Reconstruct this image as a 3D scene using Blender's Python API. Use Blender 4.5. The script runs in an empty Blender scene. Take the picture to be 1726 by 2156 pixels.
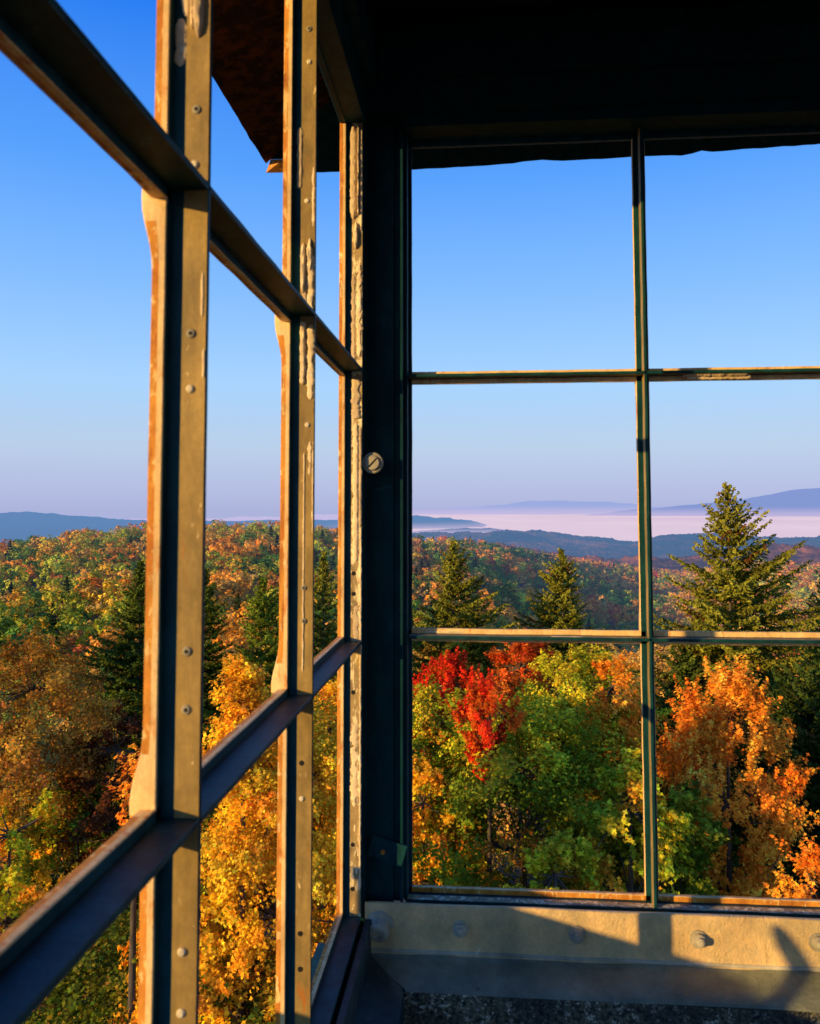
import bpy, math, random
import numpy as np
from mathutils import Vector, Matrix, noise as mnoise

rng = np.random.default_rng(7)
random.seed(7)
SC = bpy.context.scene
COL = SC.collection

# ------------------------------------------------------------------ camera
CF, CPY, YAW, PITCH, ROLL = 1743.94, 966.73, .0844, .0625, -.0009   # in units of a 1726 x 2156 picture
F_ = np.array([-math.sin(YAW)*math.cos(PITCH), math.cos(YAW)*math.cos(PITCH), math.sin(PITCH)])
R_ = np.array([math.cos(YAW), math.sin(YAW), 0.]); U_ = np.cross(R_, F_)
c_, s_ = math.cos(ROLL), math.sin(ROLL)
R_, U_ = c_*R_+s_*U_, -s_*R_+c_*U_
cam_d = bpy.data.cameras.new('camera'); cam = bpy.data.objects.new('camera', cam_d); COL.objects.link(cam)
SC.camera = cam
cam_d.sensor_fit = 'VERTICAL'; cam_d.sensor_height = 36; cam_d.sensor_width = 36
cam_d.lens = CF/2156*36
cam_d.shift_y = -(1078-CPY)/2156
cam_d.clip_start = .01; cam_d.clip_end = 120000
cam_d.dof.use_dof = True; cam_d.dof.focus_distance = 9.0; cam_d.dof.aperture_fstop = 22
M = Matrix.Identity(4)
for i in range(3):
    M[i][0] = R_[i]; M[i][1] = U_[i]; M[i][2] = -F_[i]
cam.matrix_world = M

def at(px, py, d):
    """point of the world at horizontal distance d in the direction (px, py) of the survey picture"""
    r = F_ + R_*(px-863)/CF - U_*(py-CPY)/CF
    return r*d/math.hypot(r[0], r[1])
def px_of(x, y):
    """survey bearing of a ground point (for terrain tables)"""
    d = x*F_[0]+y*F_[1]
    return 863 + CF*(x*R_[0]+y*R_[1])/np.maximum(d, .05*np.hypot(x, y))

# ------------------------------------------------------------------ light
SUN_TO = Vector((1.2, 1.0, -.294)).normalized()
elev = math.asin(-SUN_TO.z)
sun_d = bpy.data.lights.new('sun', 'SUN'); sun = bpy.data.objects.new('sun', sun_d); COL.objects.link(sun)
sun_d.energy = 5.0; sun_d.angle = math.radians(.5); sun_d.color = (1.0, .65, .20)
sun.rotation_euler = SUN_TO.to_track_quat('-Z', 'Y').to_euler()
sun.location = (-30, -25, 12)
w = bpy.data.worlds.new('World'); SC.world = w; w.use_nodes = True
nt = w.node_tree; nt.nodes.clear()
def N(nt, t, **k):
    n = nt.nodes.new(t)
    for a, b in k.items(): setattr(n, a, b)
    return n
out = N(nt, 'ShaderNodeOutputWorld'); bg = N(nt, 'ShaderNodeBackground'); sky = N(nt, 'ShaderNodeTexSky')
sky.sky_type = 'NISHITA'; sky.sun_disc = False
sky.sun_elevation = elev
sky.sun_rotation = math.atan2(-SUN_TO.x, -SUN_TO.y)
sky.altitude = 600; sky.air_density = 1.0; sky.dust_density = .4; sky.ozone_density = 1.5
geo = N(nt, 'ShaderNodeTexCoord'); sep = N(nt, 'ShaderNodeSeparateXYZ')
ramp = N(nt, 'ShaderNodeValToRGB')
SKY = [(0.0, (.41, .46, .76)), (.03, (.47, .53, .82)), (.075, (.51, .65, .86)), (.15, (.41, .69, 1.05)), (.26, (.24, .54, 1.08)), (.38, (.10, .38, 1.05)), (.52, (.02, .22, .96)), (.75, (.012, .12, .55)), (1., (.008, .07, .38))]
el = ramp.color_ramp.elements
while len(el) < len(SKY): el.new(.5)
for e, (p, c) in zip(el, SKY): e.position = p; e.color = (*[v for v in c], 1)
mixn = N(nt, 'ShaderNodeMix', data_type='RGBA'); mixn.inputs[0].default_value = .92
sc_ = N(nt, 'ShaderNodeVectorMath', operation='SCALE'); sc_.inputs['Scale'].default_value = 10.0
# the ramp tints the sky by height above the horizon; a little warm flush towards the left of the horizon
nt.links.new(geo.outputs['Generated'], sep.inputs[0])
nt.links.new(sep.outputs['Z'], ramp.inputs[0])
nt.links.new(ramp.outputs[0], sc_.inputs[0])
nt.links.new(sky.outputs[0], mixn.inputs[6]); nt.links.new(sc_.outputs[0], mixn.inputs[7])
nt.links.new(mixn.outputs[2], bg.inputs[0]); bg.inputs[1].default_value = .1
nt.links.new(bg.outputs[0], out.inputs[0])
SC.view_settings.view_transform = 'Standard'; SC.view_settings.look = 'None'
SC.view_settings.exposure = 0; SC.view_settings.gamma = 1
SC.cycles.max_bounces = 5; SC.cycles.diffuse_bounces = 2; SC.cycles.glossy_bounces = 2
SC.cycles.transmission_bounces = 2; SC.cycles.transparent_max_bounces = 4
SC.cycles.use_denoising = True

# ------------------------------------------------------------------ helpers
def tag(o, label=None, cat=None, group=None, kind=None):
    if label: o['label'] = label
    if cat: o['category'] = cat
    if group: o['group'] = group
    if kind: o['kind'] = kind
    return o
def link(name, me, mats, parent=None):
    o = bpy.data.objects.new(name, me); COL.objects.link(o)
    for m in (mats if isinstance(mats, (list, tuple)) else [mats]): me.materials.append(m)
    if parent is not None: o.parent = parent
    return o
def empty(name, loc=(0, 0, 0)):
    o = bpy.data.objects.new(name, None); COL.objects.link(o); o.location = loc; o.empty_display_size = .2
    return o
class MB:
    def __init__(s): s.v = []; s.f = []; s.m = []
    def add(s, vs, fs, mi=0):
        b = len(s.v); s.v += [tuple(map(float, v)) for v in vs]
        for i, f in enumerate(fs): s.f.append([b+j for j in f]); s.m.append(mi[i] if isinstance(mi, list) else mi)
        return s
    def box(s, a, b, mi=0):
        x0, y0, z0 = a; x1, y1, z1 = b
        return s.add([(x0,y0,z0),(x1,y0,z0),(x1,y1,z0),(x0,y1,z0),(x0,y0,z1),(x1,y0,z1),(x1,y1,z1),(x0,y1,z1)],
                     [(0,3,2,1),(4,5,6,7),(0,1,5,4),(1,2,6,5),(2,3,7,6),(3,0,4,7)], mi)
    def ring(s, c, ax, prof, n=20, mi=0, rot=0, up=(0,0,1)):
        """lathe: prof = [(radius, height along ax)]"""
        ax = Vector(ax).normalized(); u = ax.orthogonal().normalized()
        if abs(ax.dot(Vector(up))) < .9: u = (Vector(up)-ax*ax.dot(Vector(up))).normalized()
        v = ax.cross(u); vs = []; fs = []
        for r, h in prof:
            for k in range(n):
                a = 2*math.pi*k/n+rot
                vs.append(Vector(c)+ax*h+u*(r*math.cos(a))+v*(r*math.sin(a)))
        for j in range(len(prof)-1):
            for k in range(n):
                k2 = (k+1) % n; fs.append((j*n+k, j*n+k2, (j+1)*n+k2, (j+1)*n+k))
        fs.append(tuple(range((len(prof)-1)*n, len(prof)*n))); fs.append(tuple(reversed(range(n))))
        return s.add(vs, fs, mi)
    def build(s, name, mats, parent=None, smooth=False):
        me = bpy.data.meshes.new(name); me.from_pydata(s.v, [], s.f)
        me.polygons.foreach_set('material_index', s.m)
        if smooth: me.polygons.foreach_set('use_smooth', [True]*len(s.f))
        me.update()
        return link(name, me, mats, parent)
def np_mesh(name, verts, faces, colors=None, mat_idx=None, smooth=False):
    """verts (n,3), faces list of (m,k) arrays"""
    me = bpy.data.meshes.new(name)
    me.vertices.add(len(verts)); me.vertices.foreach_set('co', np.asarray(verts, np.float32).ravel())
    loops = np.concatenate([f.ravel() for f in faces]).astype(np.int32)
    starts = []; p = 0
    for f in faces:
        starts.append(p+np.arange(len(f))*f.shape[1]); p += f.size
    starts = np.concatenate(starts).astype(np.int32)
    me.loops.add(len(loops)); me.loops.foreach_set('vertex_index', loops)
    me.polygons.add(len(starts)); me.polygons.foreach_set('loop_start', starts)
    if smooth: me.polygons.foreach_set('use_smooth', np.ones(len(starts), bool))
    if colors is not None:
        a = me.color_attributes.new('col', 'FLOAT_COLOR', 'POINT')
        c = np.ones((len(verts), 4), np.float32); c[:, :3] = colors
        a.data.foreach_set('color', c.ravel())
    me.update(calc_edges=True)
    return me
def jitter(ob, amp, scale=60.):
    for v in ob.data.vertices:
        n = mnoise.noise_vector(v.co*scale); v.co += Vector(n)*amp

# ------------------------------------------------------------------ materials
def mat(name):
    m = bpy.data.materials.new(name); m.use_nodes = True; nt = m.node_tree
    b = nt.nodes['Principled BSDF']; return m, nt, b
def noise(nt, scale, detail=6, rough=.6, vec=None, dist=0):
    n = N(nt, 'ShaderNodeTexNoise'); n.inputs['Scale'].default_value = scale; n.inputs['Detail'].default_value = detail
    n.inputs['Roughness'].default_value = rough; n.inputs['Distortion'].default_value = dist
    if vec is None:
        g = N(nt, 'ShaderNodeNewGeometry'); vec = g.outputs['Position']
    nt.links.new(vec, n.inputs['Vector']); return n.outputs[0]
def cramp(nt, src, stops, interp='LINEAR'):
    r = N(nt, 'ShaderNodeValToRGB'); e = r.color_ramp.elements; r.color_ramp.interpolation = interp
    while len(e) < len(stops): e.new(.5)
    for q, (p, c) in zip(e, stops):
        q.position = p; q.color = (c, c, c, 1) if not isinstance(c, tuple) else (*c, 1)
    nt.links.new(src, r.inputs[0]); return r.outputs[0]
def mix(nt, f, a, b, mode='MIX'):
    m = N(nt, 'ShaderNodeMix', data_type='RGBA', blend_type=mode)
    for i, v in ((0, f), (6, a), (7, b)):
        if isinstance(v, tuple): m.inputs[i].default_value = (*v, 1)
        elif isinstance(v, (int, float)): m.inputs[i].default_value = v
        else: nt.links.new(v, m.inputs[i])
    return m.outputs[2]
def bump(nt, b, h, strength, dist):
    n = N(nt, 'ShaderNodeBump'); n.inputs['Strength'].default_value = strength; n.inputs['Distance'].default_value = dist
    nt.links.new(h, n.inputs['Height']); nt.links.new(n.outputs[0], b.inputs['Normal'])
def stretch(nt, sx, sy, sz):
    g = N(nt, 'ShaderNodeNewGeometry'); m = N(nt, 'ShaderNodeMapping'); m.inputs['Scale'].default_value = (sx, sy, sz)
    nt.links.new(g.outputs['Position'], m.inputs[0]); return m.outputs[0]

def metal(name, base, dark, pale, rust, pale_t=.66, rust_t=.66, sz=.35, bumps=.5, rough=.55, bd=.0012, spec=.3):
    m, nt, b = mat(name)
    v = stretch(nt, 1, 1, sz)
    n1 = noise(nt, 60 if sz < .9 else 22, 6, .65, v); n2 = noise(nt, 150 if sz < .9 else 60, 8, .72, v, .4); n3 = noise(nt, 120 if sz < .9 else 45, 8, .7, stretch(nt, 1, 1, .22)); n4 = noise(nt, 420, 3, .6)
    c = mix(nt, cramp(nt, n1, [(.35, 0.), (.65, 1.)]), dark, base)
    c = mix(nt, cramp(nt, n2, [(pale_t, 0.), (pale_t+.03, 1.)]), c, pale)
    c = mix(nt, cramp(nt, n3, [(rust_t, 0.), (rust_t+.08, .85)]), c, rust)
    c = mix(nt, .16, c, mix(nt, 1., c, cramp(nt, n4, [(.3, .45), (.7, 1.5)]), 'MULTIPLY'))
    c = mix(nt, .55, c, mix(nt, 1., c, cramp(nt, noise(nt, 40 if sz < .9 else 17, 6, .7, stretch(nt, 1, 1, .6), .5), [(.3, .5), (.7, 1.5)]), 'MULTIPLY'))
    nt.links.new(c, b.inputs['Base Color']); b.inputs['Roughness'].default_value = rough; b.inputs['Specular IOR Level'].default_value = .3
    n6 = noise(nt, 100 if sz < .9 else 38, 7, .75, stretch(nt, 1, 1, .3), .8); c = mix(nt, cramp(nt, n6, [(.50, 0.), (.62, .55)]), c, dark)
    b.inputs['Specular IOR Level'].default_value = spec
    h = mix(nt, .25, n2, n4); bump(nt, b, h, bumps, bd)
    return m
M_WEB = metal('weathered steel, thin tan and grey paint', (.45, .295, .09), (.25, .17, .058), (.90, .66, .33), (.50, .17, .03), .635, .625, sz=.25, bumps=.35)
M_WEBP = metal('weathered steel with flaking cream paint', (.58, .39, .15), (.26, .19, .10), (1., .82, .48), (.45, .15, .03), .52, .62, bumps=.9)
M_CREAM = metal('cream painted steel edge', (1., .72, .34), (.90, .56, .22), (1., .86, .55), (.72, .24, .04), .62, .56, sz=.2, bumps=.6)
M_RUST = metal('rusty orange steel edge', (.80, .36, .05), (.60, .20, .028), (1., .66, .26), (.34, .10, .02), .56, .56, rough=.8, bumps=.8)
M_INNER = metal('dark green blue painted steel and painted shade', (.010, .078, .086), (.004, .038, .048), (.09, .14, .14), (.05, .028, .010), .64, .70, rough=.5, spec=.16)  # inner face paint; on the bars it also stands in for shade
M_INNER2 = metal('dark painted steel, worn', (.035, .065, .060), (.015, .03, .032), (.28, .26, .20), (.10, .045, .02), .64, .66)
M_APRON = metal('grey green sill paint, blistered', (.98, .64, .27), (.62, .46, .22), (1., .84, .48), (.28, .16, .05), .66, .64, sz=1., bumps=.7, bd=.005, rough=.38, spec=.5)
M_LEDGE = metal('dark green brown ledge paint', (.30, .31, .21), (.17, .20, .14), (.30, .28, .20), (.12, .06, .025), .66, .66, sz=1., bumps=1.0, bd=.003, rough=.4, spec=.5)
M_POST = metal('near black blue painted corner steel', (.004, .050, .056), (.002, .030, .038), (.012, .065, .066), (.008, .006, .006), .72, .74, bumps=.25, spec=.12)
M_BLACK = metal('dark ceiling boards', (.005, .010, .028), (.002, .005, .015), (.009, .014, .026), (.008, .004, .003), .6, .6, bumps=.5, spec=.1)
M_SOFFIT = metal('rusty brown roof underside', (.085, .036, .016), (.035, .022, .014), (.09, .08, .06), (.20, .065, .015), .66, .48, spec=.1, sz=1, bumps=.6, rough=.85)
M_PUTTY = metal('old cracked glazing putty', (.85, .64, .40), (.50, .36, .20), (1., .88, .62), (.26, .12, .05), .62, .7, sz=1, bumps=1.0, rough=.9)
M_BOLT = metal('painted bolt metal', (.66, .58, .42), (.34, .30, .22), (.95, .88, .70), (.25, .12, .05), .66, .7, sz=1)
M_SCREW = metal('cream painted screw head', (.42, .38, .28), (.32, .28, .20), (.50, .45, .34), (.25, .15, .07), .66, .72, sz=1)
M_PIN = metal('bright glazing pin', (.85, .74, .52), (.75, .62, .42), (.9, .8, .6), (.7, .5, .3), .8, .8, sz=1)
def plain(name, c, rough=.8):
    m, nt, b = mat(name)
    cc = mix(nt, noise(nt, 90, 4), tuple(v*.6 for v in c), tuple(v*1.4 for v in c)); nt.links.new(cc, b.inputs['Base Color']); b.inputs['Roughness'].default_value = rough
    return m
M_HOLE = plain('screw hole', (.004, .004, .004))
M_FLOOR = plain('cab floor boards', (.035, .028, .02))
# stucco parapet with white specks
m, nt, b = mat('rough granular parapet'); M_STUCCO = m
n1 = noise(nt, 170, 4, .7); n2 = noise(nt, 12, 5)
vo = N(nt, 'ShaderNodeTexVoronoi'); vo.inputs['Scale'].default_value = 230; g = N(nt, 'ShaderNodeNewGeometry'); nt.links.new(g.outputs['Position'], vo.inputs['Vector'])
c = mix(nt, cramp(nt, n1, [(.4, 0.), (.65, 1.)]), (.035, .04, .03), (.34, .31, .19))
c = mix(nt, cramp(nt, noise(nt, 120, 3, .8), [(.57, 0.), (.63, 1.)]), c, (.85, .80, .60))
c = mix(nt, cramp(nt, n2, [(.45, 0.), (.6, .7)]), c, (.02, .022, .03))
nt.links.new(c, b.inputs['Base Color']); b.inputs['Roughness'].default_value = .9
bump(nt, b, mix(nt, .5, n1, vo.outputs[0]), 1., .006)

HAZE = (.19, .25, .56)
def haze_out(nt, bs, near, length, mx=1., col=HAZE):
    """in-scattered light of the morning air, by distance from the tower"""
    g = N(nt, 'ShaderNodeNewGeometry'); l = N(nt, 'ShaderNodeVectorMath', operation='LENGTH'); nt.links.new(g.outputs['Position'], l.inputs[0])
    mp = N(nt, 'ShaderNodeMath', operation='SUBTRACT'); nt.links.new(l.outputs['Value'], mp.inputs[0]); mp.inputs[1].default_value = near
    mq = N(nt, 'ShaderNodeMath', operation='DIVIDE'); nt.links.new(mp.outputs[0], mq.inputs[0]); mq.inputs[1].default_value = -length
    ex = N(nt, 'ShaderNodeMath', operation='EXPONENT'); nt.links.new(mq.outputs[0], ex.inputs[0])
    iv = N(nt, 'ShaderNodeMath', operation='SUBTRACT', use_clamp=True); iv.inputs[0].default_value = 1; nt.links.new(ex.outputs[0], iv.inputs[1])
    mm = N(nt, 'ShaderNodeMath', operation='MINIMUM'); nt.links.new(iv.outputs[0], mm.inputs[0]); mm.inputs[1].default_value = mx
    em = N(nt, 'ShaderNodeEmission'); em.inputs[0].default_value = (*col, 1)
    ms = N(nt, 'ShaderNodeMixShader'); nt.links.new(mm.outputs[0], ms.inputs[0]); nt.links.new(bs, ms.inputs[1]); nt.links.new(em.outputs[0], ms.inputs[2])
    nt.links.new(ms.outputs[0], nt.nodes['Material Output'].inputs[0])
def leafmat(name, haze=False, transl=.35, gain=1.):
    m, nt, b = mat(name); nt.nodes.remove(b)
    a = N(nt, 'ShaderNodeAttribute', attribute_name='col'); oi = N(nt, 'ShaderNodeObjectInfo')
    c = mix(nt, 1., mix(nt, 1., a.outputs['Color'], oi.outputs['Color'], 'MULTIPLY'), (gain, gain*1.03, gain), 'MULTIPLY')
    d = N(nt, 'ShaderNodeBsdfDiffuse'); t = N(nt, 'ShaderNodeBsdfTranslucent'); nt.links.new(c, d.inputs[0]); nt.links.new(c, t.inputs[0])
    ms = N(nt, 'ShaderNodeMixShader'); ms.inputs[0].default_value = transl; nt.links.new(d.outputs[0], ms.inputs[1]); nt.links.new(t.outputs[0], ms.inputs[2])
    o = ms.outputs[0]
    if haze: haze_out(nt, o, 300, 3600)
    else: nt.links.new(o, nt.nodes['Material Output'].inputs[0])
    return m
M_LEAF = leafmat('autumn leaves', gain=1.55); M_NEEDLE = leafmat('spruce needles', transl=.15); M_HILL = leafmat('hillside foliage', True, .12, gain=1.3)
m, nt, b = mat('tree bark'); M_BARK = m
c = mix(nt, cramp(nt, noise(nt, 9, 6, .7, stretch(nt, 1, 1, .2)), [(.35, 0.), (.65, 1.)]), (.035, .026, .018), (.16, .125, .085)); nt.links.new(c, b.inputs['Base Color']); b.inputs['Roughness'].default_value = .95

# ------------------------------------------------------------------ the lookout cab
A = .1407; ZU, ZL, ZS, ZT = .1699, -.1553, -.4706, .482
cab = empty('lookout_cab', (0.9, 0, -1.45))
tag(cab, 'weathered steel fire lookout cab with paneless gridded windows, rusty bars and a dark roof', 'lookout cab')
cab_inv = Matrix.Translation((-.9, 0, 1.45))
def part(mb, name, mats, parent=cab, label=None, smooth=False, jit=0, js=60.):
    o = mb.build(name, mats, None, smooth)
    if jit: jitter(o, jit, js)
    o.parent = parent
    if parent is cab: o.matrix_parent_inverse = cab_inv
    if label: o['label'] = label
    return o

TW, W, D1, D2 = .0019, .0080, .0200, .0279
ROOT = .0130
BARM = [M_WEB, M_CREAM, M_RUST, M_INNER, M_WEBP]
def bar(P0, P1, U, V, crosses=(), mats=BARM, ear=.0062, name='glazing_bar', parent=None, label=None, webm=0, wide=W, shadeface=3, half=None, flm=2, edm=1, mid=None):
    """rolled steel T bar from P0 to P1. U = across the bar in the wall plane, V = outwards. Web towards the room, flange outside."""
    P0 = Vector(P0); P1 = Vector(P1); U = Vector(U); V = Vector(V); L = (P1-P0).length; T = (P1-P0)/L
    n = max(2, int(L/.006)); mb = MB(); vs = []; ee = []
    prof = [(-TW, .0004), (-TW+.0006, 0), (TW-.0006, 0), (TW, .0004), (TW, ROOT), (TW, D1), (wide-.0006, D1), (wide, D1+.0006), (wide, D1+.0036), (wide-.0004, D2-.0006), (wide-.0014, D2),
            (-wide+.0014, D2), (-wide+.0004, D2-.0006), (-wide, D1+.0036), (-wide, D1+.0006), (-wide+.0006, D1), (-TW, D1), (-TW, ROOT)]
    if half == 1: prof = [(max(u, -TW), v) for u, v in prof]
    if half == -1: prof = [(min(u, TW), v) for u, v in prof]
    k = len(prof)
    for i in range(n+1):
        t = L*i/n; e = 0
        for zc in crosses:
            q = abs(t-zc)
            if mid is not None and (t-zc)*(mid-zc) < 0: continue
            if q < .010: e = max(e, 1.)
            elif q < .046: s = (q-.010)/.036; e = max(e, .5+.5*math.cos(math.pi*s**.85))
        ee.append(e+.25*mnoise.noise(Vector((t*60, P0.y*9, 2))))
        wob = mnoise.noise(Vector((t*25, P0.x*9+P0.y*7, P0.z*5)))*.0004
        for u, v in prof:
            if v > D1+.001: v = v+e*ear*((v-D1)/(D2-D1))
            vs.append(P0+T*t+U*(u*(1+.0)+wob)+V*v)
    fs = []; mi = []
    # material per face of the profile; dark web root paints in the flange shadow
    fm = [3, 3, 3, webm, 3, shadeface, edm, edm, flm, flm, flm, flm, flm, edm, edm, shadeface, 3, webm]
    for i in range(n):
        for j in range(k):
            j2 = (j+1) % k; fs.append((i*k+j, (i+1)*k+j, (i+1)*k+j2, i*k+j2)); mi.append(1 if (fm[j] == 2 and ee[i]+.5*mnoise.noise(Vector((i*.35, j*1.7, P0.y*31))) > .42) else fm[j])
    fs.append(tuple(range(k))); mi.append(0); fs.append(tuple(reversed(range(n*k, n*k+k)))); mi.append(0)
    mb.add(vs, fs, mi)
    o = mb.build(name, mats, parent)
    bm_fix(o)
    if parent is cab: o.matrix_parent_inverse = cab_inv
    if label: o['label'] = label
    return o
import bmesh
def bm_fix(o):
    bm = bmesh.new(); bm.from_mesh(o.data); bmesh.ops.recalc_face_normals(bm, faces=bm.faces); bm.to_mesh(o.data); bm.free()

def frame_window(name, axis, c0, c1, pos, outsign, bars, zbars, label, detail):
    """axis 'y': wall plane x=pos running along y. axis 'x': wall plane y=pos running along x."""
    def P(t, z, v=0): return Vector((pos+outsign*v, t, z)) if axis == 'y' else Vector((t, pos+outsign*v, z))
    V = Vector((outsign, 0, 0)) if axis == 'y' else Vector((0, outsign, 0))
    T = Vector((0, 1, 0)) if axis == 'y' else Vector((1, 0, 0)); Z = Vector((0, 0, 1))
    # frame = window's own mesh: head, sill rail and jambs
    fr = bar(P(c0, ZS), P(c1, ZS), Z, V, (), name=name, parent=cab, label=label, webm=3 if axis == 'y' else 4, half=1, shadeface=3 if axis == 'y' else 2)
    hd = bar(P(c0, ZT), P(c1, ZT), Z, V, (), name='head_rail', parent=fr, half=-1, webm=3, flm=3, edm=3)  # dark flange and edge paint in the eave's shadow
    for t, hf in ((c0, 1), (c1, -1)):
        bar(P(t, ZS), P(t, ZT), T, V, (), name='jamb', parent=fr, webm=(3 if axis == 'x' and hf == 1 else 4) if detail else 0, half=hf, flm=3 if axis == 'x' and hf == 1 else 2, edm=3 if axis == 'x' and hf == 1 else 1, wide=.0062 if axis == 'x' and hf == 1 else W)  # left jambs painted dark so their edges don't look sunlit
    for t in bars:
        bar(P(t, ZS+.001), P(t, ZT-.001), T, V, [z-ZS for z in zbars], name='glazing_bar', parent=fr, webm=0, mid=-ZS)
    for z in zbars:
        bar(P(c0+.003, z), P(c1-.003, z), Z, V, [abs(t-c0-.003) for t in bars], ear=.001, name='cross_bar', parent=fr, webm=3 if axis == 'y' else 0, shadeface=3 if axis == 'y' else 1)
    return fr
Y1, Y2, Y3 = .4154, .6963, .984
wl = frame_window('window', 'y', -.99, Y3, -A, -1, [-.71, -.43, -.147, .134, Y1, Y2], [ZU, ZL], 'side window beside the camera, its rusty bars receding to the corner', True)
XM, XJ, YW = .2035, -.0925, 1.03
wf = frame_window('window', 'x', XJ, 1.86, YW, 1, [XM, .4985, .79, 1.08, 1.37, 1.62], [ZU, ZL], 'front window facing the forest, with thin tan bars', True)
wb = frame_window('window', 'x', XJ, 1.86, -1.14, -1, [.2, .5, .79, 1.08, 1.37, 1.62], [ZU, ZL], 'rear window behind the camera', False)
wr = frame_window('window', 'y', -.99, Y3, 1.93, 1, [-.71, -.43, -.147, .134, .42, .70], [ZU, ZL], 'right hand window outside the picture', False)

# pins, screws and holes in the webs of the side window
def pin(x, y, z, r, kind, face=-1):
    mb = MB()
    if kind == 'pin': mb.ring((x, y, z), (0, face, 0), [(r, -.0002), (r, .0006), (r*.6, .0013)], 14); return part(mb, 'glazing_pin', M_PIN, wl, smooth=False)
    if kind == 'hole': mb.ring((x, y, z), (0, face, 0), [(r, -.0002), (r, .0003)], 14); return part(mb, 'screw_hole', M_HOLE, wl)
    if kind == 'screw':
        mb.ring((x, y, z), (0, face, 0), [(r*1.15, -.0002), (r*1.15, .0005), (r*.8, .0012)], 14, 0); mb.ring((x, y, z), (0, face, 0), [(r*.45, .001), (r*.45, .0015)], 10, 1)
        return part(mb, 'screw', [M_SCREW, M_HOLE], wl)
for x, z, kd in [(-.1476, .2112, 'screw'), (-.1484, .1816, 'pin'), (-.1488, .0919, 'screw'), (-.1488, .063, 'pin'), (-.1483, -.0708, 'screw'), (-.1482, -.0998, 'screw'), (-.1485, -.2178, 'pin'), (-.1485, -.2469, 'pin')]:
    pin(x, Y1-TW, z, .0022, kd)
for x, z, kd in [(-.1474, .4236, 'screw'), (-.1472, .3937, 'pin'), (-.1484, .2689, 'pin'), (-.1467, .0735, 'pin'), (-.1486, -.0646, 'screw'), (-.1484, -.0924, 'screw'), (-.1495, -.2095, 'hole'), (-.1493, -.2385, 'pin'), (-.1497, -.3469, 'hole'), (-.1495, -.3752, 'hole')]:
    pin(x, Y2-TW, z, .0022, kd)
for z in (-.0447, -.074, -.0981, -.2133, -.271, -.388, -.4381): pin(-.1505, Y3-TW, z, .0026, 'hole')
for z in (.055, .016): pin(-.1470, Y3-TW, z, .0022, 'hole')

# old putty remnants: lumpy strips on the webs
def putty(face, u0, u1, z0, z1, seed, thick=.0022, name='putty_remnant', horiz=False, parent=None, ragged=.25, end=.15, mats=M_PUTTY):
    """face(u, t, h): point at across u, along t, height h above the surface"""
    n = max(8, int((z1-z0)/.0011)); m = 7; vs = []; fs = []
    for i in range(n+1):
        s = i/n; t = z0+(z1-z0)*s
        wl_ = 1+ragged*(mnoise.noise(Vector((t*120, seed, 0)))*1.3+mnoise.noise(Vector((t*330, seed, 4)))*.7+mnoise.noise(Vector((t*800, seed, 4)))*.6)
        wr_ = 1+ragged*(mnoise.noise(Vector((t*140, seed, 9)))*1.3+mnoise.noise(Vector((t*300, seed, 14)))*.8+mnoise.noise(Vector((t*760, seed, 1)))*.6)
        cap = min(1., (s/end)**.5 if end else 1, ((1-s)/end)**.5 if end else 1); cap = max(cap, .05)
        mid = (u0+u1)/2; hw = (u1-u0)/2*cap
        for j in range(m):
            q = j/(m-1)*2-1
            u = mid+hw*q*(wr_ if q > 0 else wl_)
            h = thick*(1-abs(q)**7)*(.75+.55*abs(mnoise.noise(Vector((t*90, u*220, seed)))+.35*mnoise.noise(Vector((t*400, u*500, seed)))))*min(1, cap*1.5) - .0002
            vs.append(face(u, t, h))
    for i in range(n):
        for j in range(m-1): a = i*m+j; fs.append((a, a+1, a+m+1, a+m))
    mb = MB(); mb.add(vs, fs); o = part(mb, name, mats, parent or wl, smooth=True); bm_fix(o); return o
def webface(y): return lambda u, t, h: (-u, y-TW-h, t)
f1, f2, f3 = webface(Y1), webface(Y2), webface(Y3)
M_FLAKE = metal('curled cream paint flake', (1., .80, .50), (.85, .62, .36), (1., .90, .66), (.60, .30, .10), .6, .70, sz=1, bumps=.5, rough=.6)
putty(f1, .1440, .1505, .250, .330, 1, .0042); putty(f1, .1512, .1575, .262, .34, 2, .0016, mats=M_FLAKE); putty(f1, .1535, .1605, .235, .262, 3, .0012); putty(f1, .1500, .1515, .255, .34, 31, .003, end=.03, mats=M_FLAKE)
putty(f1, .1425, .1440, .10, .125, 32, .0008, mats=M_FLAKE); putty(f1, .1412, .1428, .068, .084, 33, .0008, mats=M_FLAKE)
putty(f2, .1490, .1535, .186, .232, 5, .0050, end=.25, mats=M_FLAKE); putty(f2, .1432, .1480, .205, .236, 6, .0035, end=.3, mats=M_FLAKE, ragged=.5)
putty(f2, .1415, .1480, .172, .222, 34, .0018, ragged=.5, end=.05, mats=M_FLAKE); putty(f2, .1475, .1520, .172, .200, 35, .0022, ragged=.6, end=.05)
putty(f2, .1412, .1475, .095, .160, 7, .0014, ragged=.5, mats=M_FLAKE, end=.06); putty(f2, .1487, .1535, .108, .163, 8, .0036, end=.04, ragged=.35, mats=M_FLAKE)
putty(f2, .1525, .1575, .28, .335, 9, .0014, end=.05); putty(f2, .1415, .144, .245, .30, 36, .0007, ragged=.8, mats=M_FLAKE); putty(f2, .1430, .1460, .030, .060, 37, .0008, ragged=.9, mats=M_FLAKE)
putty(f2, .1485, .1500, -.135, .05, 10, .0012, ragged=.5, end=.02, mats=M_FLAKE); putty(f2, .1412, .1424, -.02, .06, 38, .0006, ragged=.9, mats=M_FLAKE)
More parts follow.
